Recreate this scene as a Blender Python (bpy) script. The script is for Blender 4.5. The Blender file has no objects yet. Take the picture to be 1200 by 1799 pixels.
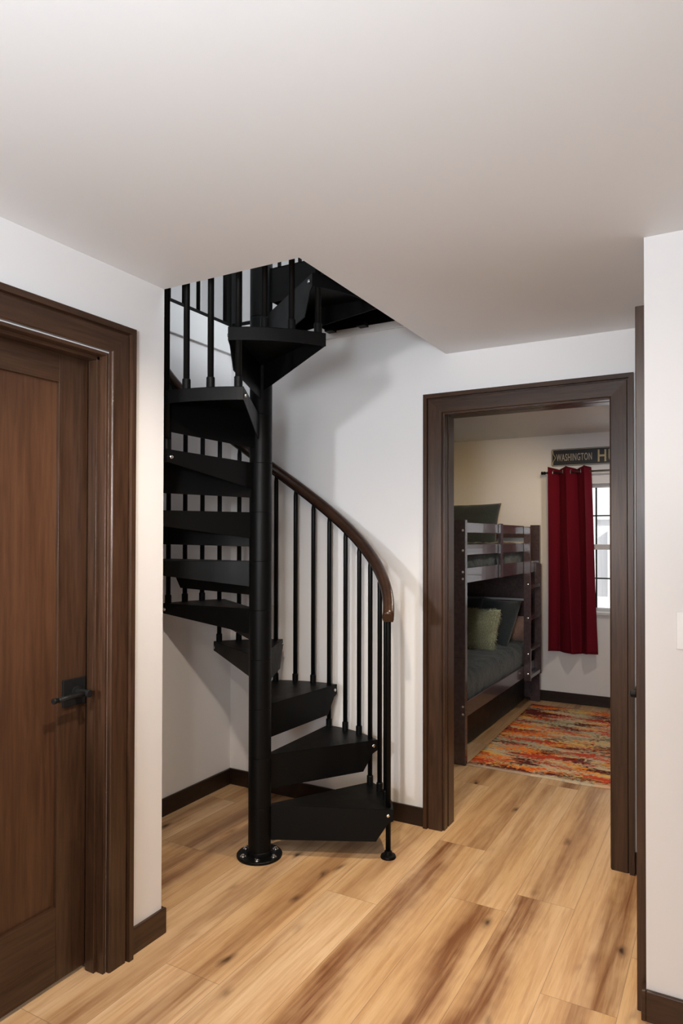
import bpy, math, random
from mathutils import Vector, Matrix, noise
random.seed(7)
S = bpy.context.scene
COL = S.collection
R_ = math.radians
sin, cos, PI = math.sin, math.cos, math.pi

# ------------------------------------------------------------------ camera
cd = bpy.data.cameras.new('camera'); cam = bpy.data.objects.new('camera', cd); COL.objects.link(cam)
S.camera = cam
cd.sensor_fit = 'VERTICAL'; cd.sensor_height = 36.0; cd.sensor_width = 24.0
cd.lens = 1209.0 / 1799 * 36; cd.shift_y = 31.5 / 1799; cd.clip_start = .02
yaw, pit, rol = .5124, .0118, -.0019
fw = Vector((-sin(yaw) * cos(pit), cos(yaw) * cos(pit), sin(pit)))
rt = Vector((cos(yaw), sin(yaw), 0)); up = rt.cross(fw)
rt, up = cos(rol) * rt - sin(rol) * up, sin(rol) * rt + cos(rol) * up
m = Matrix((rt, up, -fw)).transposed().to_4x4(); m.translation = Vector((0, 0, 1.4925))
cam.matrix_world = m

# ------------------------------------------------------------------ light
S.view_settings.view_transform = 'Standard'; S.view_settings.look = 'None'
S.view_settings.gamma = 1; S.view_settings.exposure = 0; S.view_settings.use_curve_mapping = False
w = bpy.data.worlds.new('world'); S.world = w; w.use_nodes = True
w.node_tree.nodes['Background'].inputs[0].default_value = (.93, .96, 1, 1)
w.node_tree.nodes['Background'].inputs[1].default_value = 1.7

def light(kind, name, loc, power, col, target=None, **k):
    l = bpy.data.lights.new(name, kind); l.energy = power; l.color = col
    for a, v in k.items(): setattr(l, a, v)
    o = bpy.data.objects.new(name, l); COL.objects.link(o); o.location = loc
    if target is not None:
        o.rotation_euler = (Vector(target) - Vector(loc)).to_track_quat('-Z', 'Y').to_euler()
    return o
WARM = (1, .74, .50)
light('AREA', 'hall_window_light', (.3, -4.2, 1.40), 75, (.93, .96, 1), (-1.2, 3.0, 1.30), shape='RECTANGLE', size=1.0, size_y=1.3)
light('SPOT', 'hall_sconce', (-1.70, -.10, 1.52), 108, (.93, .96, 1), (-1.62, 3.0, 1.45), spot_size=R_(54), spot_blend=.6, shadow_soft_size=.08)
light('SPOT', 'downlight_by_door', (-.80, 2.80, 2.425), 115, (1, .82, .56), (-.70, 2.95, 0), spot_size=R_(92), spot_blend=.9, shadow_soft_size=.045)
light('SPOT', 'downlight_mid', (-.92, 1.22, 2.425), 124, (1, .84, .68), (-1.75, 2.1, 0), spot_size=R_(112), spot_blend=.9, shadow_soft_size=.035)
light('SPOT', 'downlight_hall', (-.25, -.25, 2.425), 75, (1, .86, .72), (-.25, 0, 0), spot_size=R_(165), spot_blend=.3, shadow_soft_size=.05)
light('SPOT', 'ceiling_fill', (-.2, -.5, 1.7), 222, (.88, .94, 1), (-.85, .70, 2.44), spot_size=R_(112), spot_blend=1, shadow_soft_size=.2)  # added unseen fill aimed upward to brighten the ceiling
light('SPOT', 'bedroom_downlight', (-.60, 5.00, 2.425), 44, (1, .90, .78), (-.7, 5.2, 0), spot_size=R_(165), spot_blend=.3, shadow_soft_size=.045)
light('SPOT', 'bedroom_wall_fill', (-.95, 4.7, 2.38), 44, (1, .64, .22), (-2.0, 6.46, 1.55), spot_size=R_(62), spot_blend=1, shadow_soft_size=.08)  # added warm spot without a fixture, yellows the left of the end wall
light('AREA', 'loft_fill', (.9, 2.5, 4.3), 75, (.88, .95, 1), (-3.2, 3.2, 2.8), shape='RECTANGLE', size=1.6, size_y=1.2)  # added unseen cool fill that brightens the loft and shaft walls
light('SUN', 'sun', (4, 7, 8), 5, (1, .97, .93), (-4, 10.2, 2.2), angle=R_(1))

# ------------------------------------------------------------------ materials
def mat(name, col=(.5, .5, .5), rough=.5, metal=0, spec=.5, coat=0):
    m = bpy.data.materials.new(name); m.use_nodes = True
    b = m.node_tree.nodes['Principled BSDF']
    b.inputs['Base Color'].default_value = (*col, 1); b.inputs['Roughness'].default_value = rough
    b.inputs['Metallic'].default_value = metal; b.inputs['Specular IOR Level'].default_value = spec
    b.inputs['Coat Weight'].default_value = coat
    return m
class NT:
    def __init__(s, m): s.m = m; s.t = m.node_tree; s.b = s.t.nodes['Principled BSDF']
    def n(s, typ, ins=None, **k):
        n = s.t.nodes.new(typ)
        for a, v in k.items(): setattr(n, a, v)
        for i, v in (ins or {}).items():
            if isinstance(v, bpy.types.NodeSocket): s.t.links.new(v, n.inputs[i])
            else: n.inputs[i].default_value = v
        return n
    def math(s, op, a, b=0, c=0): return s.n('ShaderNodeMath', {0: a, 1: b, 2: c}, operation=op).outputs[0]
    def pos(s): return s.n('ShaderNodeNewGeometry').outputs['Position']
    def obj(s): return s.n('ShaderNodeTexCoord').outputs['Object']
    def scale(s, v, sc, loc=(0, 0, 0)): return s.n('ShaderNodeMapping', {'Vector': v, 'Scale': sc, 'Location': loc}).outputs[0]
    def noise(s, v, sc, det=3, ro=.5, dist=0): return s.n('ShaderNodeTexNoise', {'Vector': v, 'Scale': sc, 'Detail': det, 'Roughness': ro, 'Distortion': dist}).outputs['Fac']
    def ramp(s, f, stops, interp='LINEAR'):
        n = s.n('ShaderNodeValToRGB', {'Fac': f}); r = n.color_ramp; r.interpolation = interp
        while len(r.elements) < len(stops): r.elements.new(.5)
        for e, (p, c) in zip(r.elements, stops): e.position = p; e.color = (*c, 1) if len(c) == 3 else c
        return n.outputs[0]
    def mix(s, f, a, b, mode='MIX'):
        n = s.n('ShaderNodeMix', data_type='RGBA', blend_type=mode)
        for i, v in ((0, f), (6, a), (7, b)):
            if isinstance(v, bpy.types.NodeSocket): s.t.links.new(v, n.inputs[i])
            else: n.inputs[i].default_value = v if i == 0 else (*v, 1) if len(v) == 3 else v
        return n.outputs[2]
    def set(s, name, v): s.t.links.new(v, s.b.inputs[name])
    def bump(s, h, st=.2, d=.01): s.set('Normal', s.n('ShaderNodeBump', {'Height': h, 'Strength': st, 'Distance': d}).outputs[0])

def paint(name, col, rough=.55, bump=.06):
    m = mat(name, col, rough, spec=.35); t = NT(m)
    t.bump(t.noise(t.pos(), 180, 3), bump, .002); return m
M = {}
M['wall'] = paint('wall_paint', (.735, .725, .725), .45)
M['ceil'] = paint('ceiling_paint', (.76, .775, .79), .6)
def wood(name, sc, dark=(.017, .0078, .004), lite=(.056, .027, .0145), rough=.32):
    m = mat(name, lite, rough, coat=.12, spec=.35); t = NT(m); p = t.pos()
    a = t.noise(t.scale(p, sc), 1, 5, .62, .4); b = t.noise(t.scale(p, tuple(.18 * q for q in sc)), 1, 3)
    c = t.ramp(t.math('MULTIPLY_ADD', a, .65, t.math('MULTIPLY', b, .4)), [(.33, dark), (.62, lite)])
    t.set('Base Color', c); t.bump(a, .08, .002); m.node_tree.nodes['Principled BSDF'].inputs['Coat Roughness'].default_value = .2
    return m
M['wood_z'] = wood('stained_wood_upright', (90, 90, 5))
M['wood_x'] = wood('stained_wood_lengthwise', (5, 90, 90))
M['wood_y'] = wood('stained_wood_crosswise', (90, 5, 90))
M['panel'] = wood('stained_wood_panel', (60, 60, 3.5), (.036, .014, .0065), (.080, .036, .0175), .38)
M['rail'] = wood('handrail_wood', (60, 60, 60), (.016, .007, .004), (.040, .018, .010), .3)
def black(name, c=.0035, rough=.42):
    m = mat(name, (c, c, c * 1.02), rough, 0, .12); t = NT(m)
    t.set('Roughness', t.math('MULTIPLY_ADD', t.noise(t.pos(), 14, 3), .16, rough - .08)); t.bump(t.noise(t.pos(), 500, 2), .06, .0006); return m
M['black'] = black('black_powder_coat')
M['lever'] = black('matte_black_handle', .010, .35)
M['base'] = wood('dark_stained_baseboard', (14, 14, 80), (.008, .004, .003), (.020, .010, .006), .4)
M['chrome'] = mat('bright_steel', (.75, .75, .75), .22, 1)
M['brass'] = mat('strike_plate_bronze', (.12, .09, .06), .4, .8)
M['white'] = paint('white_trim', (.72, .72, .72), .4)
M['plastic'] = mat('white_plastic', (.8, .8, .8), .3)
def bedpaint():
    m = mat('espresso_bed_paint', (.055, .036, .036), .22, coat=.3); t = NT(m)
    a = t.noise(t.scale(t.pos(), (40, 12, 40)), 1, 4)
    t.set('Base Color', t.ramp(a, [(.3, (.050, .034, .038)), (.7, (.076, .053, .057))])); return m
M['bed'] = bedpaint()
def fabric(name, c1, c2, sc=60, bump=.6, rough=.95):
    m = mat(name, c1, rough, spec=.1); t = NT(m)
    a = t.noise(t.pos(), sc, 5, .65)
    t.set('Base Color', t.ramp(a, [(.36, c1), (.66, c2)])); t.bump(a, bump, .012)
    t.b.inputs['Sheen Weight'].default_value = .3
    return m
M['spread'] = fabric('charcoal_plush_spread', (.014, .020, .022), (.070, .092, .092), 75, 1.0)
M['case'] = fabric('slate_pillowcase', (.024, .031, .034), (.044, .055, .058), 160, .35)
M['fluff'] = fabric('sage_fluffy_pile', (.34, .36, .22), (.55, .56, .38), 90, .3)
M['pinkc'] = fabric('dusty_rose_fabric', (.22, .13, .10), (.30, .19, .15), 120, .3)
def curtainmat():
    m = mat('crimson_curtain_cloth', (.16, .004, .012), .8, spec=.2); t = NT(m)
    a = t.noise(t.scale(t.pos(), (900, 900, 300)), 1, 2)
    t.set('Base Color', t.ramp(a, [(.3, (.095, .0015, .008)), (.7, (.15, .003, .014))])); t.bump(a, .1, .001)
    return m
M['curtain'] = curtainmat()

# ------------------------------------------------------------------ mesh helpers
class MB:
    def __init__(s): s.v = []; s.f = []; s.mi = []; s.sm = []; s.cur = 0
    def add(s, vs, fs, smooth=False):
        o = len(s.v); s.v += [tuple(q) for q in vs]
        for f in fs: s.f.append([o + i for i in f]); s.mi.append(s.cur); s.sm.append(smooth)
        return s
    def box(s, a, b):
        x0, y0, z0 = [min(p, q) for p, q in zip(a, b)]; x1, y1, z1 = [max(p, q) for p, q in zip(a, b)]
        v = [(x0, y0, z0), (x1, y0, z0), (x1, y1, z0), (x0, y1, z0), (x0, y0, z1), (x1, y0, z1), (x1, y1, z1), (x0, y1, z1)]
        return s.add(v, [(3, 2, 1, 0), (4, 5, 6, 7), (0, 1, 5, 4), (1, 2, 6, 5), (2, 3, 7, 6), (3, 0, 4, 7)])
    def prism(s, poly, ext, smooth=False):          # poly: 3D points, ext: vector
        n = len(poly); e = Vector(ext); v = [Vector(p) for p in poly]; v += [p + e for p in v[:n]]
        return s.add(v, [tuple(range(n))[::-1], tuple(range(n, 2 * n))] + [(i, (i + 1) % n, n + (i + 1) % n, n + i) for i in range(n)], smooth)
    def ring(s, rings, closed=False, caps=True, smooth=True):     # rings: list of lists of points
        n = len(rings[0]); o = len(s.v); fs = []
        for r in rings: s.v += [tuple(p) for p in r]
        K = len(rings)
        for k in range(K if closed else K - 1):
            a, b = o + k * n, o + ((k + 1) % K) * n
            for i in range(n): fs.append([a + i, a + (i + 1) % n, b + (i + 1) % n, b + i])
        for f in fs: s.f.append(f); s.mi.append(s.cur); s.sm.append(smooth)
        if caps and not closed:
            for f in ([o + i for i in range(n)][::-1], [o + (K - 1) * n + i for i in range(n)]):
                s.f.append(f); s.mi.append(s.cur); s.sm.append(False)
        return s
    def tube(s, pts, r, n=12, caps=True):
        pts = [Vector(p) for p in pts]; rr = r if isinstance(r, (list, tuple)) else [r] * len(pts); R = []; ux = None
        for i, p in enumerate(pts):
            d = (pts[min(i + 1, len(pts) - 1)] - pts[max(i - 1, 0)]).normalized()
            if ux is None: ux = d.orthogonal().normalized()
            ux = (ux - d * ux.dot(d)).normalized(); uy = d.cross(ux)
            R.append([p + rr[i] * (cos(2 * PI * k / n) * ux + sin(2 * PI * k / n) * uy) for k in range(n)])
        return s.ring(R, caps=caps)
    def lathe(s, c, prof, axis=(0, 0, 1), n=24):    # prof: (r, h) list
        ax = Vector(axis).normalized(); u = ax.orthogonal().normalized(); w_ = ax.cross(u); c = Vector(c)
        rg = [[c + ax * h + r * (cos(2 * PI * k / n) * u + sin(2 * PI * k / n) * w_) for k in range(n)] for r, h in prof]
        for a, b in zip(rg[:-1], rg[1:]): s.ring([a, b], caps=False)      # each band keeps its own crisp edge
        N_ = len(s.v)
        for f, q in ((list(range(n))[::-1], rg[0]), (list(range(n)), rg[-1])): s.add(q, [f])
        return s
    def build(s, name, mats, parent=None, bevel=0, label=None, **props):
        me = bpy.data.meshes.new(name); me.from_pydata(s.v, [], s.f); me.update()
        for mm in (mats if isinstance(mats, (list, tuple)) else [mats]): me.materials.append(mm)
        for p, i, q in zip(me.polygons, s.mi, s.sm): p.material_index = i; p.use_smooth = q
        o = bpy.data.objects.new(name, me); COL.objects.link(o)
        if parent is not None: attach(o, parent)
        if bevel:
            b = o.modifiers.new('bevel', 'BEVEL'); b.width = bevel; b.segments = 2; b.limit_method = 'ANGLE'; b.angle_limit = R_(40)
        if label: o['label'] = label
        for k, v in props.items(): o[k] = v
        return o
def origin(o):           # world position of an object without waiting for the depsgraph
    p = Vector(o.location)
    while o.parent: o = o.parent; p += Vector(o.location)
    return p
def attach(o, parent):
    o.parent = parent; o.matrix_parent_inverse = Matrix.Identity(4)
    o.location = -origin(parent)
def empty(name, loc, label, cat, group=None):
    o = bpy.data.objects.new(name, None); COL.objects.link(o); o.location = loc; o.empty_display_size = .1
    o['label'] = label; o['category'] = cat
    if group: o['group'] = group
    return o
def tag(o, label, cat, group=None):
    o['label'] = label; o['category'] = cat
    if group: o['group'] = group
    return o
def struct(o, label=None):
    o['kind'] = 'structure'
    if label: o['label'] = label
    return o
def bx(name, a, b, m_, parent=None, bevel=0, label=None): return MB().box(a, b).build(name, m_, parent, bevel, label)

# ------------------------------------------------------------------ layout numbers
H = 2.44
XL, Y1, XO, D, XR, YR = -1.872, 1.946, -1.2614, 3.336, -.2285, 2.344   # left wall, opening front edge, opening right edge, back wall, right wall
XS = -2.652                     # stairwell left wall
ZU = 2.775                      # upper floor
YB = 6.465                      # bedroom end wall
YBF = D + .13                   # bedroom front wall face
CT = 2.2363                     # casing outer top
CW = .10

# ------------------------------------------------------------------ floor of planks
def floor():
    WP = .2362; base = -.309
    ends = {0: [2.66], -1: [2.305, 3.83], -2: [2.89, 1.37, 4.42], -3: [2.736, 1.21, 4.26], -4: [3.221, 1.70, 4.75], -5: [2.53, 1.0, 4.06],
            -6: [3.35, 1.82], -7: [2.95, 1.5], -8: [3.6, 2.02], -9: [2.55]}
    # streak position across the plank (0..1), strength, tone ; keyed (column, which plank counted by its far end)
    look = {(-4, 3.221): (.30, .95, .35), (-3, 2.736): (.62, .95, .45), (-2, 2.89): (.27, 1.0, .35), (-1, 3.83): (.72, .85, .4),
            (-1, 2.305): (.5, .6, .4), (-5, 2.53): (.1, .25, .12), (-5, 4.06): (.45, .45, .3), (-4, 4.75): (.8, .6, .5),
            (-3, 4.26): (.35, .35, .3), (-2, 4.42): (.45, .55, .35), (-8, 3.6): (.2, .9, .55), (-7, 2.95): (.7, .45, .3), (-6, 3.35): (.6, .5, .45)}
    V, F, A = [], [], []
    L = 1.53
    for c in range(-12, 22):
        x0 = base + WP * c; x1 = x0 + WP
        rr = random.Random(c * 77 + 5)
        es = ends.get(c) or [rr.uniform(0, L)]
        e0 = es[0]; ys = sorted({round(e0 + k * L, 4) for k in range(-7, 8)})
        ys = [y for y in ys if -4.6 < y < 8]
        for y0, y1 in zip(ys[:-1], ys[1:]):
            key = next((k for k in look if k[0] == c and abs(k[1] - y1) < .03), None)
            st = look[key] if key else (rr.uniform(.1, .9), rr.choice([.2, .5, .8, .6]), rr.uniform(.15, .6))
            o = len(V); a = .0
            V += [(x0, y0, 0), (x1, y0, 0), (x1, y1, 0), (x0, y1, 0)]; F.append((o, o + 1, o + 2, o + 3))
            A.append((x0, y0, y1, rr.random(), *st))
    me = bpy.data.meshes.new('floor'); me.from_pydata(V, [], F); me.update()
    uv = me.uv_layers.new(name='UVMap'); at1 = me.attributes.new('plank', 'FLOAT_VECTOR', 'FACE'); at2 = me.attributes.new('seed', 'FLOAT', 'FACE'); at3 = me.attributes.new('span', 'FLOAT', 'FACE')
    at1, at2, at3, uv = me.attributes['plank'], me.attributes['seed'], me.attributes['span'], me.uv_layers['UVMap']
    for i, p in enumerate(me.polygons):
        x0, y0, y1, sd, sp, sa, tn = A[i]
        for li, q in zip(p.loop_indices, ((0, 0), (1, 0), (1, 1), (0, 1))): uv.data[li].uv = q
        at1.data[i].vector = (sp, sa, tn); at2.data[i].value = sd; at3.data[i].value = y1 - y0
    m_ = mat('oak_plank_floor', (.5, .3, .15), .38, spec=.4, coat=.12); t = NT(m_); me.materials.append(m_)
    t.b.inputs['Coat Roughness'].default_value = .35
    u = t.n('ShaderNodeSeparateXYZ', {0: t.n('ShaderNodeTexCoord').outputs['UV']})
    pl = t.n('ShaderNodeSeparateXYZ', {0: t.n('ShaderNodeAttribute', attribute_name='plank', attribute_type='GEOMETRY').outputs['Vector']})
    sd = t.n('ShaderNodeAttribute', attribute_name='seed', attribute_type='GEOMETRY').outputs['Fac']
    p = t.n('ShaderNodeSeparateXYZ', {0: t.pos()})
    vec = t.n('ShaderNodeCombineXYZ', {0: p.outputs[0], 1: p.outputs[1], 2: t.math('MULTIPLY', sd, 37)}).outputs[0]
    big = t.noise(t.scale(vec, (9, .9, 1)), 1, 3, .55, .6)
    med = t.noise(t.scale(vec, (42, 1.9, 1)), 1, 5, .66, .35)
    fine = t.noise(t.scale(vec, (260, 14, 1)), 1, 3, .6)
    wob = t.noise(t.scale(vec, (3, 3.2, 1)), 1, 3, .6)
    # heartwood streak
    d_ = t.math('SUBTRACT', u.outputs[0], t.math('ADD', pl.outputs[0], t.math('MULTIPLY', t.math('SUBTRACT', wob, .5), .55)))
    d_ = t.math('DIVIDE', d_, .24)
    g = t.math('POWER', 2.718, t.math('MULTIPLY', t.math('MULTIPLY', d_, d_), -1))
    st = t.math('MULTIPLY', t.math('MULTIPLY', g, pl.outputs[1]), t.math('ADD', t.math('MULTIPLY', big, .8), t.math('MULTIPLY_ADD', med, 1.5, -.15)))
    tone = t.math('ADD', t.math('MULTIPLY', t.math('SUBTRACT', big, .45), .75), t.math('MULTIPLY', pl.outputs[2], .55))
    base_ = t.ramp(tone, [(.0, (.78, .57, .36)), (.30, (.66, .43, .225)), (.70, (.40, .21, .088))])
    c = t.mix(t.math('MINIMUM', t.math('MULTIPLY', st, .95), 1), base_, (.24, .105, .042))
    c = t.mix(t.ramp(med, [(.45, (0, 0, 0)), (.66, (.7, .7, .7))]), c, t.mix(1, c, (.70, .58, .48), 'MULTIPLY'))
    # knots
    kv = t.n('ShaderNodeTexVoronoi', {'Vector': t.n('ShaderNodeVectorMath', {0: t.scale(vec, (9.5, 4.2, 1)), 1: t.n('ShaderNodeCombineXYZ', {0: t.math('MULTIPLY', wob, 1.1), 1: t.math('MULTIPLY', big, 1.1), 2: 0.0}).outputs[0]}, operation='ADD').outputs[0], 'Scale': 1.0})
    kd = kv.outputs['Distance']; krand = t.n('ShaderNodeSeparateXYZ', {0: kv.outputs['Color']}).outputs[0]
    km = t.ramp(kd, [(.05, (1, 1, 1)), (.12, (.45, .45, .45)), (.24, (0, 0, 0))])
    ks = t.math('MULTIPLY', t.math('MULTIPLY', km, t.math('GREATER_THAN', krand, .35)), t.math('MINIMUM', t.math('MULTIPLY', g, t.math('MULTIPLY', pl.outputs[1], 2.6)), 1))
    c = t.mix(t.math('MULTIPLY', ks, .95), c, (.035, .012, .005))
    c = t.mix(t.math('MULTIPLY', fine, .45), c, t.mix(1, c, (.66, .58, .5), 'MULTIPLY'))
    # seams
    ed = t.math('MINIMUM', u.outputs[0], t.math('SUBTRACT', 1, u.outputs[0]))
    ee = t.math('MULTIPLY', t.math('MINIMUM', u.outputs[1], t.math('SUBTRACT', 1, u.outputs[1])), 6.5)
    seam = t.math('LESS_THAN', t.math('MINIMUM', ed, ee), .005)
    c = t.mix(t.math('MULTIPLY', seam, .45), c, (.05, .025, .012))
    t.set('Base Color', c)
    t.set('Roughness', t.math('MULTIPLY_ADD', fine, .14, .34))
    t.bump(t.math('SUBTRACT', t.math('MULTIPLY', med, .3), seam), .15, .002)
    o = bpy.data.objects.new('floor', me); COL.objects.link(o); struct(o)
    struct(bx('floor', (-4.6, -4.8, -.12), (4.9, 8.1, -.004), M['base']))
floor()

# ------------------------------------------------------------------ walls and ceilings
def wall(name, boxes, m_='wall', label=None):
    b = MB()
    for a, c in boxes: b.box(a, c)
    return struct(b.build(name, M[m_]), label)
# left hall wall with a door opening y 0.77..1.67
wall('wall_left', [((XL - .12, 1.672, 0), (XL, Y1, H)), ((XL - .12, .755, 2.131), (XL, 1.672, H)), ((XL - .12, -4.5, 0), (XL, .755, H))])
wall('wall_stairwell_front', [((XS, Y1 - .12, 0), (XL - .12, Y1, H))])
wall('wall_stairwell_left', [((XS - .12, Y1 - .12, 0), (XS, D + .13, ZU - .0))])
# back wall with doorway x -1.27..-.468 , runs on up the stair shaft
wall('wall_back', [((XS, D, 0), (-1.288, D + .13, H)), ((-1.288, D, 2.148), (-.452, D + .13, H)), ((-.452, D, 0), (1.2, D + .13, H)),
                   ((XS, D, H), (XO + .02, D + .13, ZU))])
wall('wall_right', [((XR, YR, 0), (XR + .12, 2.462, H)), ((XR, 2.462, 2.131), (XR + .12, 3.25, H)), ((XR, 3.25, 0), (XR + .12, D, H)),
                    ((XR + .12, YR, 0), (3.2, YR + .12, H))])
wall('wall_rear', [((XL - .12, -4.62, 0), (3.32, -4.5, H))])
wall('wall_far_right', [((3.2, -4.5, 0), (3.32, YR + .12, H))])
# bedroom
WX0, WX1, WZ0, WZ1 = -1.365, -.425, .835, 1.985
wall('wall_bedroom_left', [((XS - .12, YBF, 0), (XS, YB, H))])
wall('wall_bedroom_back', [((XS - .12, YB, 0), (WX0, YB + .15, H)), ((WX0, YB, 0), (WX1, YB + .15, WZ0)), ((WX0, YB, WZ1), (WX1, YB + .15, H)), ((WX1, YB, 0), (1.35, YB + .15, H))])
wall('wall_bedroom_right', [((1.2, D, 0), (1.35, YB, H))])
# ceiling slab with the stair opening
wall('ceiling', [((XO, -4.5, H), (3.32, YB + .15, ZU - .02)), ((XS - 2.2, -4.5, H), (XO, Y1, ZU - .02)), ((XS - 2.2, Y1, H), (XS - .12, YB + .15, ZU - .02)),
                 ((XS - .12, D + .13, H), (XO, YB + .15, ZU - .02))], 'ceil')
# loft shell above
wall('wall_loft_left', [((XS - 2.3, -1.5, ZU), (XS - 2.2, 7.2, 5.4))])
wall('wall_loft_back', [((XS - 2.2, 5.6, ZU), (2.5, 5.7, 5.4))])
wall('ceiling_loft', [((XS - 2.3, -1.5, 5.2), (2.5, 7.2, 5.3))], 'ceil')
wall('floor_loft', [((XS - 2.2, -1.5, ZU - .02), (XS - .02, 5.6, ZU)), ((XS - .02, D + .015, ZU - .02), (2.5, 5.6, ZU)), ((XO + .02, -1.5, ZU - .02), (2.5, D + .015, ZU)), ((XS - .02, -1.5, ZU - .02), (XO + .02, Y1 - .02, ZU))], 'base')
# fascia boards round the opening
b = MB()
b.box((XS, Y1, 2.612), (XS + .018, D, ZU)); b.box((XS, D - .018, 2.612), (XO, D, ZU)); b.box((XO - .0, Y1, 2.612), (XO + .0181, D, ZU))
struct(b.build('trim_1', M['white'], bevel=.002), 'white fascia board around the stair opening')

# ------------------------------------------------------------------ baseboards
BH, BT = .095, .014
def baseb(name, segs, m_='base'):
    b = MB()
    for a, c in segs: b.box((a[0], a[1], 0), (c[0], c[1], BH))
    return struct(b.build(name, M[m_], bevel=.003))
baseb('baseboard_left', [((XL, 1.775, 0), (XL + BT, Y1 + BT, 0)), ((XL - .12, Y1, 0), (XL, Y1 + BT, 0)), ((XL, -4.5), (XL + BT, .65))], 'wood_y')
baseb('baseboard_stairwell', [((XS, Y1), (XS + BT, D)), ((XS, Y1), (XL - .12, Y1 + BT))])
baseb('baseboard_back', [((XS + BT, D - BT), (-1.374, D)), ((-.368, D - BT), (XR, D))])
baseb('baseboard_right', [((XR - BT, YR - BT), (XR, 2.378)), ((XR, YR - BT), (3.2, YR)), ((XR - BT, 3.34 - .001), (XR, D - BT))], 'wood_x')
baseb('baseboard_bedroom', [((XS, YB - BT), (1.2, YB)), ((XS, YBF), (XS + BT, YB - BT))])

# ------------------------------------------------------------------ casings
PROF = [(0, 0), (0, .014), (.004, .018), (.070, .020), (.073, .014), (.077, .014), (.079, .030), (.099, .030), (.1005, .028), (.1005, 0)]
def casing(name, fn, a0, a1, zt, mats, parent=None, legs=(True, True)):
    """U-shaped casing swept round an opening a0..a1 x 0..zt; fn(a, z, v) maps to the world"""
    b = MB(); n = len(PROF)
    st = [[fn(a0 - u, 0, v) for u, v in PROF], [fn(a0 - u, zt + u, v) for u, v in PROF], [fn(a1 + u, zt + u, v) for u, v in PROF], [fn(a1 + u, 0, v) for u, v in PROF]]
    for k in range(3):
        b.cur = 0 if k != 1 else 1
        b.ring([st[k], st[k + 1]], caps=(k != 1), smooth=False)
    return b.build(name, mats, parent)
zin = CT - .1005
fl = lambda a, z, v: (XL + v, a, z)
fb = lambda a, z, v: (a, D - v, z)
fbb = lambda a, z, v: (a, YBF + v, z)
fr = lambda a, z, v: (XR - v, a, z)

def door_leaf(b_, fn, a0, a1, z0, z1, t):      # fn(a,z,v) v = out of the face
    pass
# --- door_1 : closed shaker door in the left wall
d1 = bpy.data.objects.new('door_1', None); COL.objects.link(d1); d1.location = (XL, 1.22, 0); struct(d1, 'dark stained shaker door in the left wall')
casing('door_casing', fl, .775, 1.6795, zin, [M['wood_z'], M['wood_y']], d1)
b = MB()   # jamb with stop
b.box((XL - .12, 1.664, 0), (XL + .001, 1.672, 2.131)); b.box((XL - .12, .755, 0), (XL + .001, .763, 2.131))
b.box((XL - .12, 1.640, 0), (XL - .088 + .12 - .086, 1.664, .0001))
struct_j = MB()
for (ya, yb, s_) in ((1.664, 1.676, 1), (.755, .767, -1)):
    struct_j.box((XL - .12, ya, 0), (XL + .004, yb, 2.131))
    ys = ya if s_ > 0 else yb
    struct_j.box((XL - .070, ys, 0), (XL - .028, ys - s_ * .012, 2.119))
struct_j.cur = 1
struct_j.box((XL - .12, .767, 2.119), (XL + .004, 1.664, 2.131)); struct_j.box((XL - .070, .767, 2.107), (XL - .028, 1.664, 2.119))
struct_j.build('jamb', [M['wood_z'], M['wood_y']], d1, bevel=.0015)
XD = XL - .083
leaf = MB(); y0, y1, z0, z1 = .770, 1.661, .014, 2.128
ST = .118; zb, ztp = .262, 2.014
leaf.box((XD - .036, y1 - ST, z0), (XD, y1, z1)); leaf.box((XD - .036, y0, z0), (XD, y0 + ST, z1))
leaf.cur = 1; leaf.box((XD - .036, y0 + ST, z0), (XD - .0005, y1 - ST, zb)); leaf.box((XD - .036, y0 + ST, ztp), (XD - .0005, y1 - ST, z1))
lf = leaf.build('door_leaf', [M['wood_z'], M['wood_y']], d1, bevel=.0015)
MB().box((XD - .028, y0 + ST, zb), (XD - .013, y1 - ST, ztp)).build('door_panel', M['panel'], lf)
hb = MB(); yc, zc = 1.606, .966
hb.box((XD, yc - .046, zc - .046), (XD + .009, yc + .046, zc + .046))
hnd = hb.build('door_handle', M['lever'], d1, bevel=.002)
lv = MB(); lv.lathe((XD + .008, yc + .008, zc), [(.020, 0), (.020, .006), (.012, .008), (.012, .048), (.013, .050), (.013, .064), (.010, .066)], (1, 0, 0), 20)
lv.tube([(XD + .057, yc + .012, zc), (XD + .057, yc - .05, zc - .001), (XD + .057, yc - .105, zc - .002)], .0085, 14)
lv.tube([(XD + .057, yc - .104, zc - .002), (XD + .057, yc - .116, zc - .002)], .0065, 14); lv.tube([(XD + .057, yc - .114, zc - .002), (XD + .057, yc - .124, zc - .002)], .0095, 14)
lv.build('lever', M['lever'], hnd)
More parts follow.
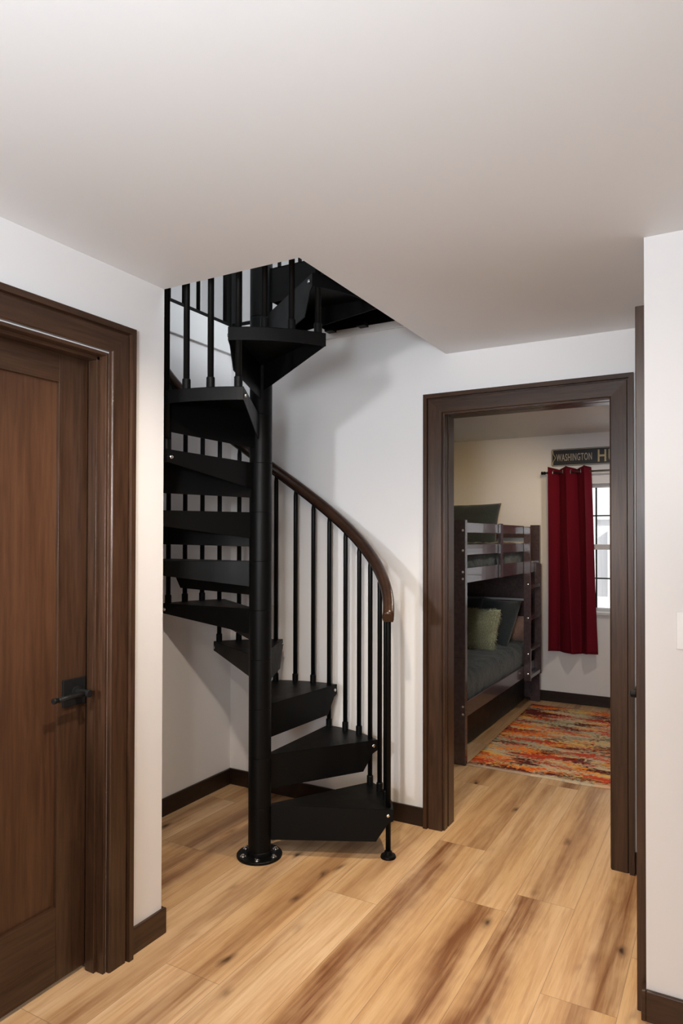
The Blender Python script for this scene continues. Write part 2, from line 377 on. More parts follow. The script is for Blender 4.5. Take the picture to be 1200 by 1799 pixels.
# --- door_2 : cased doorway to the bedroom
d2 = bpy.data.objects.new('door_2', None); COL.objects.link(d2); d2.location = (-.87, D, 0); struct(d2, 'open dark cased doorway to the bunk room')
casing('door_casing', fb, -1.2775, -.4675, zin, [M['wood_z'], M['wood_x']], d2)
casing('door_casing', fbb, -1.2775, -.4675, zin, [M['wood_z'], M['wood_x']], d2)
j = MB()
for xa, s_ in ((-1.288, 1), (-.452, -1)):
    for ya, yb, e in ((D - .004, D + .040, .020), (D + .055, YBF + .004, .020), (D + .038, D + .057, .004)):
        j.box((xa, ya, 0), (xa + s_ * e, yb, 2.148))
j.cur = 1
j.box((-1.268, D - .004, 2.128), (-.472, D + .040, 2.148)); j.box((-1.268, D + .055, 2.128), (-.472, YBF + .004, 2.148)); j.box((-1.284, D + .038, 2.144), (-.456, D + .057, 2.148))
j.build('jamb', [M['wood_z'], M['wood_x']], d2, bevel=.0015)
# --- door_3 : door in the right wall, seen edge-on
d3 = bpy.data.objects.new('door_3', None); COL.objects.link(d3); d3.location = (XR, 2.85, 0); struct(d3, 'cased door in the right wall, seen edge-on')
casing('door_casing', fr, 2.4755, 3.235, zin, [M['wood_z'], M['wood_y']], d3)
j = MB()
j.box((XR - .004, 2.462, 0), (XR + .12, 2.474, 2.131)); j.box((XR - .004, 3.238, 0), (XR + .12, 3.25, 2.131)); j.cur = 1; j.box((XR - .004, 2.474, 2.119), (XR + .12, 3.238, 2.131))
j.build('jamb', [M['wood_z'], M['wood_y']], d3)
lf = MB(); lf.box((XR + .008, 2.476, .012), (XR + .044, 2.59, 2.117)); lf.box((XR + .008, 3.12, .012), (XR + .044, 3.236, 2.117)); lf.cur = 1
lf.box((XR + .008, 2.59, .012), (XR + .044, 3.12, .26)); lf.box((XR + .008, 2.59, 2.0), (XR + .044, 3.12, 2.117))
lo = lf.build('door_leaf', [M['wood_z'], M['wood_y']], d3, bevel=.0015)
MB().box((XR + .020, 2.59, .26), (XR + .036, 3.12, 2.0)).build('door_panel', M['panel'], lo)
hb = MB().box((XR - .001, 2.50, .917), (XR + .008, 2.585, 1.009)).build('door_handle', M['lever'], d3, bevel=.002)
lv = MB(); lv.lathe((XR, 2.543, .963), [(.012, 0), (.012, .048), (.013, .050), (.013, .064), (.010, .066)], (-1, 0, 0), 20)
lv.tube([(XR - .056, 2.543, .963), (XR - .056, 2.66, .961)], .0085, 12); lv.build('lever', M['lever'], hb)

# ------------------------------------------------------------------ light switch
sw = empty('light_switch', (-.105, YR, 1.212), 'white rocker light switch plate on the right wall', 'light switch')
MB().box((-.141, YR - .006, 1.155), (-.069, YR, 1.269)).build('switch_plate', M['plastic'], sw, bevel=.002)
MB().box((-.122, YR - .010, 1.178), (-.088, YR - .005, 1.246)).build('rocker', M['plastic'], sw, bevel=.001)

# ------------------------------------------------------------------ spiral staircase
CX, CY = -1.9279, 2.6471
RI, RB, RT = .2297, .604, .628
A0 = 27.0
zt_ = lambda k: .0053 + RI * k
def pc(a, r, z): a = R_(a); return Vector((CX + r * cos(a), CY + r * sin(a), z))
stair = empty('spiral_staircase', (CX, CY, 0), 'black metal spiral staircase rising through the ceiling opening', 'staircase')
col = MB().tube([(CX, CY, 0), (CX, CY, 3.9)], .046, 32).build('column', M['black'], stair)
for k in range(0, 17):
    z0 = zt_(k) if k else .01
    MB().lathe((CX, CY, z0 + .0006), [(.0522, 0), (.053, .0008), (.053, zt_(k + 1) - z0 - .002), (.0522, zt_(k + 1) - z0 - .0012)], n=48).build('sleeve', M['black'], col)
fl_ = MB().lathe((CX, CY, 0), [(.105, 0), (.107, .004), (.107, .010), (.104, .013), (.06, .014), (.058, .030), (.056, .032)], n=40).build('base_flange', M['black'], stair)
bolt = MB().lathe((CX, CY, .013), [(.014, 0), (.014, .002), (.009, .0021), (.009, .008), (.006, .010)], n=10)
bolt = bolt.build('bolt', M['chrome'], fl_, label='bright steel bolt')
bolts = [bolt]
for q in range(1, 6):
    o = bolt.copy(); COL.objects.link(o); bolts.append(o)
for q, o in enumerate(bolts):
    a = R_(-62 + 60 * q); o.location = Vector(o.location) + Vector((.082 * cos(a), .082 * sin(a), 0))

def tread_mesh():
    """tread for nose angle 0 at the stair axis, walking surface at z = 0"""
    b = MB(); T = .004
    a0, a1 = -2.6, 33.0
    def q(a, r, z): return Vector((r * cos(R_(a)), r * sin(R_(a)), z))
    # straight nose and rear edges offset from the radial line
    N = 16; r0 = .050
    top = [q(a0 + 6, r0, 0)] + [q(a0 + (a1 - a0) * i / N, RT, 0) for i in range(N + 1)] + [q(a1 - 6, r0, 0)]
    b.prism([p - Vector((0, 0, T)) for p in top], (0, 0, T))
    # outer rim
    dz = Vector((0, 0, .052)); R4 = []
    for i in range(N + 1):
        p0 = q(a0 + (a1 - a0) * i / N, RT, 0); i0 = p0 * (1 - T / RT); R4.append([p0, p0 - dz, i0 - dz, i0])
    b.ring(R4, smooth=False)
    def plate(pa, pb, prof, nrm):
        d = pb - pa
        poly = [pa + d * s + Vector((0, 0, z)) for s, z in prof]
        b.prism(poly, nrm * T)
    na, nb = top[0], top[1]; nn = Vector((-(nb - na).y, (nb - na).x, 0)).normalized()
    plate(na, nb, [(0, 0), (1, 0), (1, -.052), (.955, -.066), (.86, -.150), (0, -.162)], nn)
    ra, rb = top[-1], top[-2]; rn = -Vector((-(rb - ra).y, (rb - ra).x, 0)).normalized()
    plate(ra, rb, [(0, 0), (1, 0), (1, -.050), (0, -.122)], rn)
    return b
tb = tread_mesh(); tm = None
bm_ = MB().lathe((0, 0, 0), [(.0085, 0), (.0085, .003), (.006, .006), (.002, .007)], (0, -1, 0), 12)
for k in range(1, 12):
    if tm is None:
        tr = tb.build('tread', M['black'], None, bevel=.0012); tm = tr; bo = bm_.build('bolt', M['chrome'], None, label='bright steel bolt'); b0 = bo
    else:
        tr = tm.copy(); COL.objects.link(tr); bo = b0.copy(); COL.objects.link(bo)
    tr.parent = stair; tr.location = (0, 0, zt_(k)); tr.rotation_euler = (0, 0, R_(A0 + 30 * (k - 1)))
    bo.parent = tr; bo.location = (.602, -.029, -.027); bo.rotation_euler = (0, 0, 0)
    bo2 = b0.copy(); COL.objects.link(bo2); bo2.parent = tr
    bo2.location = (.602 * cos(R_(33)) - .0 , .602 * sin(R_(33)) + .003, -.030); bo2.rotation_euler = (0, 0, R_(213 - 0))
ZR = lambda a: 1.17 + .2297 * (a - A0) / 30          # centre of the handrail
def baluster(a, zb, foot=None, collar=True):
    b = MB(); zt = ZR(a) - .028
    b.tube([pc(a, RB, zb), pc(a, RB, zt - .03), pc(a, RB, zt)], [.0122, .0122, .009], 14)
    if foot is None and collar: b.lathe(pc(a, RB, zb), [(.0165, 0), (.0165, .040), (.0135, .044)], n=16)
    if foot: b.lathe(pc(a, RB, 0), [(.036, 0), (.037, .004), (.034, .012), (.020, .016), (.017, .030), (.0135, .032)], n=24)
    return b.build('baluster', M['black'], stair)
baluster(A0 + .8, 0, True)
for k in range(1, 12):
    a = A0 + 30 * (k - 1)
    if k > 1: baluster(a + .8, zt_(k - 1), collar=True)
    for d_ in (10.3, 20.3): baluster(a + d_, zt_(k))
# handrail
pts = []; nS = 150; a_s, a_e = 20.5, 359
prof = [(-.022, -.022), (-.026, -.008), (-.027, .006), (-.022, .019), (-.011, .027), (0, .029), (.011, .027), (.022, .019), (.027, .006), (.026, -.008), (.022, -.022)]
rings, strip = [], []
for i in range(nS + 1):
    a = a_s + (a_e - a_s) * i / nS
    c = pc(a, RB, ZR(a) + .004); rad = Vector((cos(R_(a)), sin(R_(a)), 0))
    tan = Vector((-sin(R_(a)) * RB, cos(R_(a)) * RB, .2297 / R_(30))).normalized(); nu = rad.cross(tan).normalized()
    if nu.z < 0: nu = -nu
    rings.append([c + rad * u_ + nu * v_ for u_, v_ in prof])
    if i > 2: strip.append([c + rad * u_ + nu * v_ for u_, v_ in ((-.016, -.0225), (.016, -.0225), (.016, -.031), (-.016, -.031))])
hr = MB().ring(rings).build('handrail', M['rail'], stair, label='dark brown curved handrail')
MB().ring(strip, smooth=False).build('rail_strip', M['black'], hr)
# quarter landing at the top
b = MB(); zl = zt_(12)
x0, x1, ya, yb = CX - .02, XO - .004, CY + .0, D - .022
b.box((x0, ya, zl - .006), (x1, yb, zl)); b.box((x0, ya, zl - .115), (x0 + .006, yb, zl)); b.box((x0, yb - .006, zl - .115), (x1, yb, zl)); b.box((x1 - .006, ya, zl - .115), (x1, yb, zl)); b.box((x0, ya, zl - .16), (x1, ya + .006, zl))
b.box((x0, yb - .05, zl - .125), (x0 + .05, yb, zl - .105)); b.box((x0 + .2, yb - .05, zl - .125), (x0 + .25, yb, zl - .105))
ld = b.build('landing_platform', M['black'], stair, bevel=.0012)

# loft railing on the upper floor, around the opening
lr = empty('loft_railing', (XS, D, ZU), 'black metal guard railing around the stair opening on the loft floor', 'railing')
def rail_run(p0, p1, n, post=True):
    p0, p1 = Vector(p0), Vector(p1); z0 = ZU
    d = p1 - p0; ln = d.length; dn = d.normalized(); nr = Vector((-dn.y, dn.x, 0))
    for h0, h1, w_ in ((.0, .035, .018), (.93, .975, .022)):
        MB().prism([p0 + nr * w_ + Vector((0, 0, z0 + h0)), p1 + nr * w_ + Vector((0, 0, z0 + h0)), p1 - nr * w_ + Vector((0, 0, z0 + h0)), p0 - nr * w_ + Vector((0, 0, z0 + h0))], (0, 0, h1 - h0)).build('bottom_rail' if h0 == 0 else 'top_rail', M['black'], lr, bevel=.002)
    for i in range(n):
        p = p0 + d * ((i + .5) / n)
        MB().tube([p + Vector((0, 0, z0 + .03)), p + Vector((0, 0, z0 + .93))], .0115, 12).build('baluster', M['black'], lr)
rail_run((XS - .03, Y1 - .03, 0), (XS - .03, D + .03, 0), 12)
rail_run((XS - .03, D + .03, 0), (CX - .03, D + .03, 0), 5)
for p in ((XS - .03, D + .03),):
    MB().box((p[0] - .025, p[1] - .025, ZU), (p[0] + .025, p[1] + .025, ZU + 1.02)).build('post', M['black'], lr, bevel=.002)

# ------------------------------------------------------------------ bunk bed
bed = empty('bunk_bed', (-1.56, 5.35, 0), 'dark espresso twin bunk bed with guard rails and side ladder', 'bunk bed')
BX = -1.535; BXL = -2.60
def plank(name, a, c, parent=bed, bev=.003, label=None): return MB().box(a, c).build(name, M['bed'], parent, bev, label)
PW, PT = .085, .045
posts = []
for xa in (BX - .060, BXL - .02):
    for ya in (4.343, 6.385):
        po = plank('post', (xa, ya, 0), (xa + PW, ya + PT, 1.615)); posts.append(po)
        posts[-1]['label'] = 'flat espresso bed post'
        MB().box((xa - .0006, ya - .0006, .703), (xa + PW + .0006, ya + .0006 + .002, .706)).build('joint', M['lever'], po)
sc_mesh = MB().lathe((0, 0, 0), [(.008, 0), (.008, .0015), (.004, .0025)], (0, -1, 0), 12)
sc0 = None
for z in (1.545, 1.412, 1.270, 1.225, .385, .335):
    if sc0 is None: o = sc0 = sc_mesh.build('screw', M['chrome'], None, label='silver bolt head')
    else: o = sc0.copy(); COL.objects.link(o)
    o.parent = posts[0]; o.location = Vector((BX + .010, 4.3425, z)) - origin(posts[0])
# side rails (room side, then wall side)
RT_ = .022
for x0, far in ((BX - .026, 5.95), (BXL, 6.385)):
    plank('guard_rail', (x0, 4.388, 1.530), (x0 + RT_, far, 1.600)); plank('guard_rail', (x0, 4.388, 1.378), (x0 + RT_, far, 1.450))
    plank('upper_side_rail', (x0, 4.388, 1.190), (x0 + RT_, 6.385, 1.292)); plank('lower_side_rail', (x0, 4.388, .292), (x0 + RT_, 6.385, .394))
plank('cleat', (BX - .004, 5.19, 1.19), (BX + .018, 5.245, 1.605))
# ladder
lad = plank('ladder_rail', (BX - .004, 5.93, .27), (BX + .040, 5.955, 1.592))
# ladder stringers, near one tall, far one short with rounded top
def stringer(ya, z0, z1):
    b = MB(); w0, w1 = BX - .004, BX + .055; r = .02
    poly = [(w0, ya, z0), (w1, ya, z0), (w1, ya, z1 - r), (w1 - r * .3, ya, z1 - r * .3), (w1 - r, ya, z1), (w0, ya, z1)]
    b.prism(poly, (0, .024, 0)); return b
bpy.data.objects.remove(lad)
stringer(5.935, .272, 1.592).build('ladder_rail', M['bed'], bed, bevel=.003)
stringer(6.315, .272, 1.272).build('ladder_rail', M['bed'], bed, bevel=.003)
for z in (1.06, .79, .52, .285): plank('rung', (BX + .000, 5.959, z), (BX + .050, 6.315, z + .03))
for z in (1.10, .81, .50, .33):
    o = sc0.copy(); COL.objects.link(o); o.parent = bed; o.location = Vector((BX + .03, 5.934, z)) - origin(bed)
# end boards
for ya in (4.355, 6.392):
    for z0, z1 in ((.935 if ya > 5 else 1.17, 1.29), (1.36, 1.44), (.27, .44) if ya < 5 else (.03, .46)):
        plank('end_rail', (BXL + .06, ya, z0), (BX - .06, ya + RT_, z1))
    if ya > 5: plank('headboard', (BXL + .06, ya, .62), (BX - .06, ya + RT_, .915)); plank('end_rail', (BXL + .06, ya, 1.50), (BX - .06, ya + RT_, 1.60))
# slat decks
for z in (1.205, .31):
    for i in range(14):
        y = 4.46 + i * .145
        plank('slat', (BXL + .022, y, z), (BX - .026, y + .09, z + .018), bev=0)
plank('under_panel', (BXL + .03, 4.40, 1.192), (BX - .05, 6.37, 1.203), bev=0)

MB().box((BX - .13, 4.42, .012), (BX - .11, 6.36, .27)).build('under_bunk_panel', M['lever'], bed, .003, label='near-black panel under the lower bunk')  # near-black panel set back below the lower side rail
def soft_box(name, a, c, m_, amp=.012, r=.05, n=(40, 60, 14), fr=9, seed=0, quilt=False):
    """rounded box with lumpy surface"""
    a, c = Vector(a), Vector(c); ctr = (a + c) / 2; h = (c - a) / 2
    V, F, idx = [], [], {}
    def vid(p):
        k = (round(p[0], 5), round(p[1], 5), round(p[2], 5))
        if k not in idx: idx[k] = len(V); V.append(Vector(p))
        return idx[k]
    for ax in range(3):
        u_, v_ = [i for i in range(3) if i != ax]
        for sgn in (-1, 1):
            for i in range(n[u_]):
                for j_ in range(n[v_]):
                    qs = []
                    for di, dj in ((0, 0), (1, 0), (1, 1), (0, 1)):
                        p = [0, 0, 0]; p[ax] = sgn; p[u_] = -1 + 2 * (i + di) / n[u_]; p[v_] = -1 + 2 * (j_ + dj) / n[v_]; qs.append(vid(p))
                    flip = (sgn > 0) == (ax == 1)
                    F.append(qs[::-1] if flip else qs)
    out = []
    for p in V:
        q = Vector((p.x * h.x, p.y * h.y, p.z * h.z)); inner = Vector([max(-h[i] + r, min(h[i] - r, q[i])) for i in range(3)])
        dd = q - inner
        nrm = dd.normalized() if dd.length > 1e-6 else Vector((0, 0, 0))
        w_ = inner + nrm * r + ctr if dd.length > 1e-6 else q + ctr
        nn = nrm if nrm.length else Vector((0, 0, 1))
        s_ = noise.fractal(w_ * fr + Vector((seed, 0, 0)), .8, 2.1, 4)
        out.append(w_ + nn * amp * s_)
    b = MB(); b.add(out, F, True); return b.build(name, m_)
tag(soft_box('bedspread', (BXL + .02, 4.395, .335), (BX - .028, 6.375, .565), M['spread'], .014, .075, (50, 90, 12), 8), 'charcoal green plush bedspread covering the lower bunk', 'bedspread')
tag(soft_box('bedspread', (BXL + .02, 4.395, 1.232), (BX - .040, 6.375, 1.445), M['spread'], .020, .06, (50, 90, 12), 10, 5), 'charcoal plush bedspread rumpled on the upper bunk behind guard rails', 'bedspread')

def pillow(name, c, sx, sy, th, rot, m_, label, N=26, amp=.006, seed=0, group=None):
    """pillow lying in its own XY plane, thickness along Z, rotated by euler rot"""
    V, F = [], []
    for side in (1, -1):
        for i in range(N + 1):
            for j_ in range(N + 1):
                u_, v_ = -1 + 2 * i / N, -1 + 2 * j_ / N
                e = max(0, (1 - abs(u_) ** 2.6)) * max(0, (1 - abs(v_) ** 2.6))
                pinch = 1 - .06 * (1 - abs(u_)) * 0 - .07 * (abs(v_) ** 2) * (1 - abs(u_) ** 4) * 0
                x = u_ * sx / 2 * (1 - .07 * (1 - u_ * u_) * 0 - .06 * (1 - v_ * v_) * abs(u_) ** 3)
                y = v_ * sy / 2 * (1 - .06 * (1 - u_ * u_) * abs(v_) ** 3)
                z = side * th / 2 * (e ** .5) + (amp * noise.fractal(Vector((x * 9 + seed, y * 9, side)), .8, 2, 3) if e > 0 else 0)
                V.append((x, y, z))
    n1 = (N + 1) ** 2
    for s_ in (0, 1):
        for i in range(N):
            for j_ in range(N):
                q = [s_ * n1 + i * (N + 1) + j_, s_ * n1 + (i + 1) * (N + 1) + j_, s_ * n1 + (i + 1) * (N + 1) + j_ + 1, s_ * n1 + i * (N + 1) + j_ + 1]
                F.append(q if s_ == 0 else q[::-1])
    me = bpy.data.meshes.new(name); me.from_pydata(V, [], F); me.materials.append(m_)
    import bmesh as _b
    bm = _b.new(); bm.from_mesh(me); _b.ops.remove_doubles(bm, verts=bm.verts, dist=1e-5); bm.to_mesh(me); bm.free()
    for p in me.polygons: p.use_smooth = True
    o = bpy.data.objects.new(name, me); COL.objects.link(o); o.location = c; o.rotation_euler = [R_(q) for q in rot]
    return tag(o, label, 'pillow', group)
# leaning against the far end, faces towards -y
pillow('pillow', (-2.20, 6.20, 1.600), .74, .46, .17, (72, 0, 0), M['case'], 'slate grey pillow propped up on the upper bunk')
pillow('pillow', (-1.84, 6.06, .735), .50, .46, .15, (66, 0, -30), M['case'], 'slate grey pillow leaning at the far end of the lower bunk', seed=3)
pillow('pillow', (-2.24, 5.98, .745), .62, .46, .17, (66, 0, 0), M['case'], 'dark slate pillow in the shade behind the fluffy cushion', seed=9)
pillow('pillow', (-1.70, 6.26, .675), .30, .24, .08, (72, 0, -12), M['pinkc'], 'dusty rose pillow tucked behind the grey one, lower bunk', seed=5)
# fluffy cushion
def fluffy():
    o = pillow('cushion', (-1.90, 5.70, .715), .42, .38, .14, (66, 0, -8), M['fluff'], 'pale sage green fluffy cushion on the lower bunk', seed=12)
    o['category'] = 'cushion'
    me = o.data; b = MB(); rr = random.Random(3)
    polys = [p for p in me.polygons]
    for _ in range(5200):
        p = rr.choice(polys); vs = [me.vertices[i].co for i in p.vertices]
        w0 = [rr.random() for _ in vs]; s_ = sum(w0); c = sum((v * (q / s_) for v, q in zip(vs, w0)), Vector())
        n = (p.normal + Vector((rr.uniform(-.8, .8), rr.uniform(-1.2, .2), rr.uniform(-.5, .5)))).normalized(); L = rr.uniform(.020, .042)
        s1 = n.orthogonal().normalized() * .0035; s2 = n.cross(s1).normalized() * .0035
        b.add([c + s1, c - s1 * .5 + s2, c - s1 * .5 - s2, c + n * L + Vector((0, -L * .35, 0))], [(0, 1, 3), (1, 2, 3), (2, 0, 3)], True)
    f = b.build('fluffy_pile', M['fluff']); f.parent = o; f['kind'] = 'stuff'
fluffy()

# ------------------------------------------------------------------ area rug
def rug():
    b = MB(); x0, x1, y0, y1 = -1.543, .10, 4.362, 6.235; n1, n2 = 60, 60; V, F = [], []
    for s_ in (0, 1):
        for i in range(n1 + 1):
            for j_ in range(n2 + 1):
                x, y = x0 + (x1 - x0) * i / n1, y0 + (y1 - y0) * j_ / n2
                y += (.006 * sin(x * 17) * (1 if j_ == 0 else 0))
                x += -.035 * (y - 4.36) / 1.87 + .035
                e = .003 * max(0, noise.noise(Vector((x * 9, y * 3, 0)))) if j_ < 3 else 0
                V.append((x, y, .001 if s_ else .009 + e))
    n = (n1 + 1) * (n2 + 1); I = lambda s_, i, j_: s_ * n + i * (n2 + 1) + j_
    for i in range(n1):
        for j_ in range(n2):
            F.append((I(0, i, j_), I(0, i + 1, j_), I(0, i + 1, j_ + 1), I(0, i, j_ + 1)))
    for i in range(n1):
        F.append((I(0, i, 0), I(1, i, 0), I(1, i + 1, 0), I(0, i + 1, 0))); F.append((I(0, i, n2), I(0, i + 1, n2), I(1, i + 1, n2), I(1, i, n2)))
    for j_ in range(n2):
        F.append((I(0, 0, j_), I(0, 0, j_ + 1), I(1, 0, j_ + 1), I(1, 0, j_))); F.append((I(0, n1, j_), I(1, n1, j_), I(1, n1, j_ + 1), I(0, n1, j_ + 1)))
    b.add(V, F, True)
    m_ = mat('abstract_rug_pile', (.5, .3, .2), .95, spec=.1); t = NT(m_); p = t.pos()
    sp_ = t.n('ShaderNodeSeparateXYZ', {0: p}); px, py = sp_.outputs[0], sp_.outputs[1]
    row = t.math('FLOOR', t.math('DIVIDE', py, .0085)); colm = t.math('FLOOR', t.math('DIVIDE', px, .016))
    wr = t.n('ShaderNodeTexWhiteNoise', {'W': row}, noise_dimensions='1D').outputs['Value']; wc = t.n('ShaderNodeTexWhiteNoise', {'W': colm}, noise_dimensions='1D').outputs['Value']
    jv = t.n('ShaderNodeCombineXYZ', {0: t.math('ADD', px, t.math('MULTIPLY', t.math('SUBTRACT', wr, .5), .17)), 1: t.math('ADD', t.math('MULTIPLY', row, .0085), t.math('MULTIPLY', t.math('SUBTRACT', wc, .5), .035)), 2: 0.0}).outputs[0]
    def layer(sc, loc, lo, hi, s2=(30, 120, 1)):
        big = t.noise(t.scale(jv, sc, loc), 1.9, 2, .5, 0); st = t.noise(t.scale(p, s2, loc), 1, 2, .6)
        f = t.math('ADD', big, t.math('MULTIPLY', t.math('SUBTRACT', st, .5), .5))
        return t.ramp(f, [(lo, (0, 0, 0)), (hi, (1, 1, 1))])
    c = t.mix(layer((2.2, 3.4, 1), (3, 1, 0), .46, .54), (.66, .52, .34), (.42, .41, .27))
    c = t.mix(layer((2.4, 4, 1), (7, 4, 2), .55, .60), c, (.85, .50, .12))
    c = t.mix(layer((2.3, 4.2, 1), (1, 9, 5), .545, .59), c, (.95, .24, .03))
    c = t.mix(layer((2.0, 4.4, 1), (5.6, 2, 8), .54, .58), c, (.60, .07, .03))
    c = t.mix(layer((2.2, 4.0, 1), (9.3, 6, 3), .57, .61), c, (.12, .022, .02))
    c = t.mix(layer((2.4, 6.0, 1), (2.2, 3, 7), .64, .67), c, (.055, .05, .035))
    u = t.n('ShaderNodeSeparateXYZ', {0: p})
    edge = t.ramp(t.math('DIVIDE', t.math('SUBTRACT', u.outputs[1], 4.36), .05), [(.25, (1, 1, 1)), (.9, (0, 0, 0))])
    c = t.mix(t.math('MULTIPLY', edge, .75), c, (.55, .44, .31))
    t.set('Base Color', c); t.bump(t.noise(p, 500, 2), .4, .003)
    tag(b.build('area_rug', m_), 'orange red and cream abstract area rug beside the bunk bed', 'rug')
rug()

# ------------------------------------------------------------------ window
win = bpy.data.objects.new('window_1', None); COL.objects.link(win); win.location = ((WX0 + WX1) / 2, YB, WZ0); struct(win, 'white double-hung window with dark muntins in the bunk room')
M['vinyl'] = paint('white_vinyl_frame', (.62, .62, .62), .35)
b = MB(); yf = YB + .085; fw_ = .032
b.box((WX0, yf, WZ0), (WX0 + fw_, YB + .15, WZ1)); b.box((WX1 - fw_, yf, WZ0), (WX1, YB + .15, WZ1)); b.box((WX0 + fw_, yf, WZ0), (WX1 - fw_, YB + .15, WZ0 + fw_)); b.box((WX0 + fw_, yf, WZ1 - fw_), (WX1 - fw_, YB + .15, WZ1))
b.build('window_frame', M['vinyl'], win, bevel=.003)
MB().box((WX0 + fw_, yf + .005, 1.392), (WX1 - fw_, yf + .05, 1.440)).build('meeting_rail', M['vinyl'], win, bevel=.003)
MB().box((WX0 - .02, YB - .03, WZ0 - .022), (WX1 + .02, YB + .09, WZ0 + .004)).build('window_sill', M['vinyl'], win, bevel=.004)
glass = bpy.data.materials.new('clear_glass'); glass.use_nodes = True; gt = glass.node_tree; gt.nodes.clear()
go = gt.nodes.new('ShaderNodeOutputMaterial'); gm = gt.nodes.new('ShaderNodeMixShader'); g1 = gt.nodes.new('ShaderNodeBsdfTransparent'); g2 = gt.nodes.new('ShaderNodeBsdfGlossy')
g2.inputs['Roughness'].default_value = .02; gm.inputs[0].default_value = .06
gt.links.new(g1.outputs[0], gm.inputs[1]); gt.links.new(g2.outputs[0], gm.inputs[2]); gt.links.new(gm.outputs[0], go.inputs[0])
MB().box((WX0 + fw_, yf + .028, WZ0 + fw_), (WX1 - fw_, yf + .032, WZ1 - fw_)).build('pane', glass, win)
b = MB()
for x in (-1.045, -.745): b.box((x - .007, yf + .018, WZ0 + fw_), (x + .007, yf + .027, 1.392)); b.box((x - .007, yf + .018, 1.44), (x + .007, yf + .027, WZ1 - fw_))
for z in (1.699, 1.133): b.box((WX0 + fw_, yf + .016, z - .006), (WX1 - fw_, yf + .029, z + .006))
b.build('muntins', M['lever'], win, label='dark window muntins')

# curtain
def curtain(x0t, x1t, x0b, x1b, waves, ph):
    y0 = 6.372; zt, zb = 2.128, .470; nu_, nv = 120, 60; b = MB(); V, F = [], []
    for j_ in range(nv + 1):
        v = j_ / nv; z = zt + (zb - zt) * v
        for i in range(nu_ + 1):
            u_ = i / nu_; xa = x0t + (x1t - x0t) * u_; xb_ = x0b + (x1b - x0b) * (u_ ** 1.02)
            x = xa + (xb_ - xa) * (v ** .9); x += .005 * sin(4 * v + 9 * u_) * v
            a = 2 * PI * waves * u_ + ph + .5 * sin(3.1 * u_ * PI) * v
            y = y0 - .062 * cos(a) * (1 - .15 * v) - .007 * sin(2.7 * a + 1.5 * v) * v
            x -= .012 * sin(2 * a) * (1 - .4 * v)
            V.append((x, y, z + (.006 * sin(a * .5 + 1) + .004 * cos(a)) * v + .011 * cos(a) * max(0, 1 - 6 * v)))
    for j_ in range(nv):
        for i in range(nu_):
            o = j_ * (nu_ + 1) + i; F.append((o, o + nu_ + 1, o + nu_ + 2, o + 1))
    b.add(V, F, True); cu = b.build('curtain', M['curtain'])
    so = cu.modifiers.new('thickness', 'SOLIDIFY'); so.thickness = .0025
    tag(cu, 'crimson grommet-top curtain panel hanging left of the window', 'curtain')
    # grommets where the cloth crosses the rod
    k = 0
    for q in range(int(waves * 2) + 2):
        u_ = ((q + .5) * PI - ph) / (2 * PI * waves)
        if 0.02 < u_ < .98:
            x = x0t + (x1t - x0t) * u_; R = []
            for s_ in range(20):
                a = 2 * PI * s_ / 20; c = Vector((x, y0, 2.088)); rd = Vector((.25 * cos(a), .0 + cos(a) * (.9 if q % 2 == 0 else -.9), sin(a))).normalized()
                R.append([c + rd * (.022 + .004 * cos(tt)) + Vector((.004 * sin(tt), 0, 0)) for tt in (0, PI / 2, PI, 3 * PI / 2)])
            g = MB().ring(R, closed=True).build('grommet', M['chrome'], cu, label='metal grommet')
curtain(-1.411, -1.062, -1.409, -1.004, 2.25, .25)
rod = empty('curtain_rod', (-.9, 6.372, 2.088), 'dark metal curtain rod with finial above the window', 'curtain rod')
M['rodm'] = mat('brushed_nickel_rod', (.30, .29, .28), .3, 1)
MB().tube([(-1.452, 6.372, 2.088), (-.36, 6.372, 2.088)], .0085, 16).build('rod', M['rodm'], rod)
for s_, x in ((-1, -1.45), (1, -.36)):
    MB().lathe((x, 6.372, 2.088), [(.009, 0), (.009, .004), (.014, .005), (.014, .018), (.009, .020), (.009, .024), (.015, .026), (.015, .038), (.010, .041)], (s_, 0, 0), 18).build('finial', M['lever'], rod)
for x in (-1.428, -.39):
    b = MB(); b.tube([(x, 6.372, 2.078), (x, 6.41, 2.070), (x, YB, 2.060)], .006, 10); b.box((x - .012, YB - .004, 2.03), (x + .012, YB, 2.085)); b.lathe((x - .006, 6.372, 2.088), [(.012, 0), (.012, .012)], (1, 0, 0), 16); b.build('bracket', M['lever'], rod)

# ------------------------------------------------------------------ sign
sg = empty('street_sign', (-.98, YB, 2.232), 'black embossed street sign reading WASHINGTON above the crimson curtain', 'sign')
M['signblk'] = mat('sign_black_enamel', (.010, .011, .014), .35)
M['gold'] = mat('sign_gold_paint', (.50, .40, .20), .4)
M['cream'] = mat('sign_silver_gold_paint', (.42, .36, .28), .4)
SX0, SX1, SZ0, SZ1 = -1.416, -.505, 2.153, 2.309
def rrect(x0, x1, z0, z1, r, y):
    P = []
    for cx, cz, a0 in ((x1 - r, z0 + r, -90), (x1 - r, z1 - r, 0), (x0 + r, z1 - r, 90), (x0 + r, z0 + r, 180)):
        for i in range(7): a = R_(a0 + 15 * i); P.append((cx + r * cos(a), y, cz + r * sin(a)))
    return P
MB().prism(rrect(SX0, SX1, SZ0, SZ1, .015, YB - .012), (0, .004, 0)).build('sign_plate', M['signblk'], sg)
b = MB()
o_, i_ = rrect(SX0 + .004, SX1 - .004, SZ0 + .004, SZ1 - .004, .012, YB - .0125), rrect(SX0 + .009, SX1 - .009, SZ0 + .009, SZ1 - .009, .009, YB - .0125)
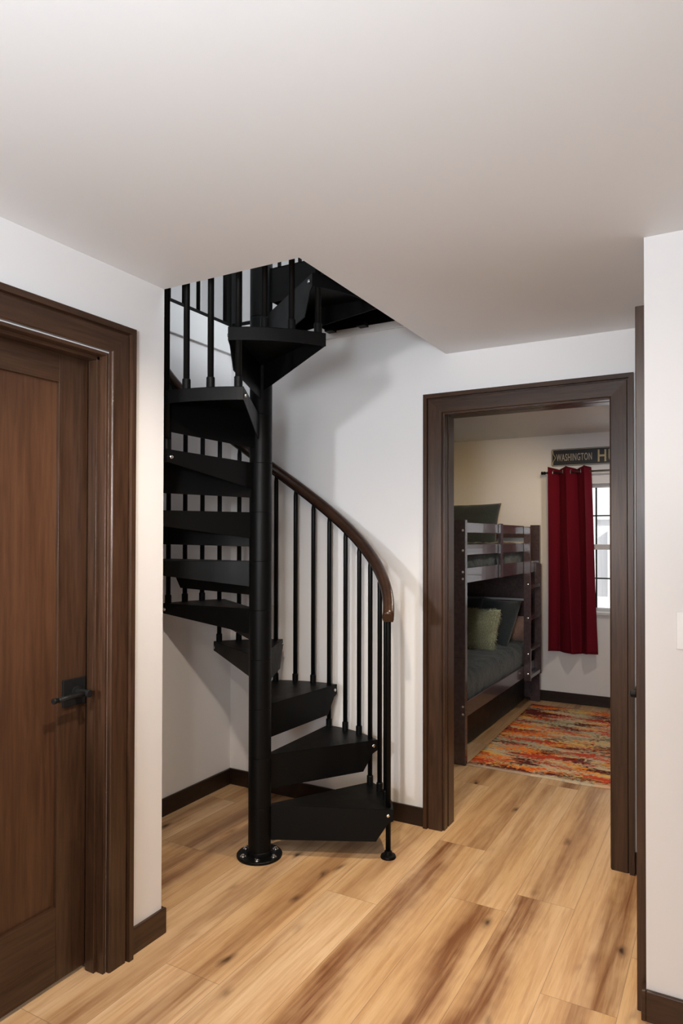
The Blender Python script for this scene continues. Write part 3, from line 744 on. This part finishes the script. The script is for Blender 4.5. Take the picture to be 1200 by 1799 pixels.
oo, ii = [(x, y - .002, z) for x, y, z in o_], [(x, y - .002, z) for x, y, z in i_]
b.ring([o_, oo, ii, i_], closed=True, smooth=False); b.build('sign_border', M['cream'], sg)
for x in (SX0 + .03, SX1 - .03): MB().box((x - .01, YB - .009, 2.2), (x + .01, YB, 2.26)).build('sign_spacer', M['signblk'], sg)
# bracket ornament at the left end
b = MB(); n = 24
for s_ in (1,):
    for k in range(n):
        def crv(tt): zz = SZ0 + .012 + (SZ1 - SZ0 - .024) * tt; return SX0 + .010 + .022 * math.exp(-((tt - .5) / .20) ** 2) , zz
        (xa, za), (xb_, zb_) = crv(k / n), crv((k + 1) / n)
        wd = .005
        b.add([(xa - 0, YB - .0145, za), (xa + wd, YB - .0145, za), (xb_ + wd, YB - .0145, zb_), (xb_, YB - .0145, zb_), (xa, YB - .012, za), (xa + wd, YB - .012, za), (xb_ + wd, YB - .012, zb_), (xb_, YB - .012, zb_)], [(0, 1, 2, 3), (0, 3, 7, 4), (1, 5, 6, 2)])
b.build('sign_ornament', M['gold'], sg)
def text(s_, x0, x1, z0, z1, m_, name, shadow=False):
    cu = bpy.data.curves.new(name, 'FONT'); cu.body = s_; cu.size = 1; cu.extrude = .02; cu.space_character = 1.12; cu.offset = .012
    to = bpy.data.objects.new(name, cu); COL.objects.link(to); bpy.context.view_layer.update()
    me = bpy.data.meshes.new_from_object(to.evaluated_get(bpy.context.evaluated_depsgraph_get())); bpy.data.objects.remove(to)
    xs = [v.co.x for v in me.vertices]; ys = [v.co.y for v in me.vertices]; ax, bx_, ay, by = min(xs), max(xs), min(ys), max(ys)
    for v in me.vertices:
        x, y, z = v.co; v.co = (x0 + (x - ax) / (bx_ - ax) * (x1 - x0), YB - .0135 - z * .07, z0 + (y - ay) / (by - ay) * (z1 - z0))
    me.materials.clear(); me.materials.append(m_); o = bpy.data.objects.new(name, me); COL.objects.link(o); attach(o, sg); return o
text('WASHINGTON', -1.372, -1.062, 2.198, 2.263, M['cream'], 'lettering')
text('HUSKIES', -1.012, -.540, 2.176, 2.286, M['gold'], 'lettering')

# ------------------------------------------------------------------ outside the window
M['siding'] = paint('grey_siding', (.66, .66, .67), .7); M['snow'] = paint('snow_paint', (.85, .85, .86), .9, .5); M['ltrim'] = paint('porch_white', (.8, .8, .8), .6)
gb = MB().box((-6, YB + .4, -.3), (6, 16, .35)); struct(gb.build('ground', M['snow']), 'snowy ground outside the window')
def house():
    e = empty('neighbouring_house', (-2.2, 10.0, .35), 'pale grey house wall with a white door outside the window', 'house')
    b = MB(); b.box((-6, 10, .2), (4, 10.2, 4)); b.build('wall', M['siding'], e)
    for x in (-2.12, -1.62, -1.02): MB().box((x - .04, 9.96, .3), (x + .04, 10, 3.4)).build('corner_board', M['ltrim'], e)
    MB().box((-1.88, 9.95, 1.75), (-1.30, 10, 2.35)).build('window', M['ltrim'], e, bevel=.01)
    MB().box((-1.44, 9.94, .6), (-1.30, 9.999, 1.6)).build('door', M['ltrim'], e, bevel=.01)
    for z in (1.55, 1.45): MB().lathe((-1.86, 9.96, z), [(.001, 0), (.025, .01), (.025, .03), (.001, .04)], (0, -1, 0), 12).build('door_knob', M['plastic'], e)
    MB().box((-6, 9.2, .35), (4, 9.3, .75)).build('porch_rail', M['ltrim'], e)
house()
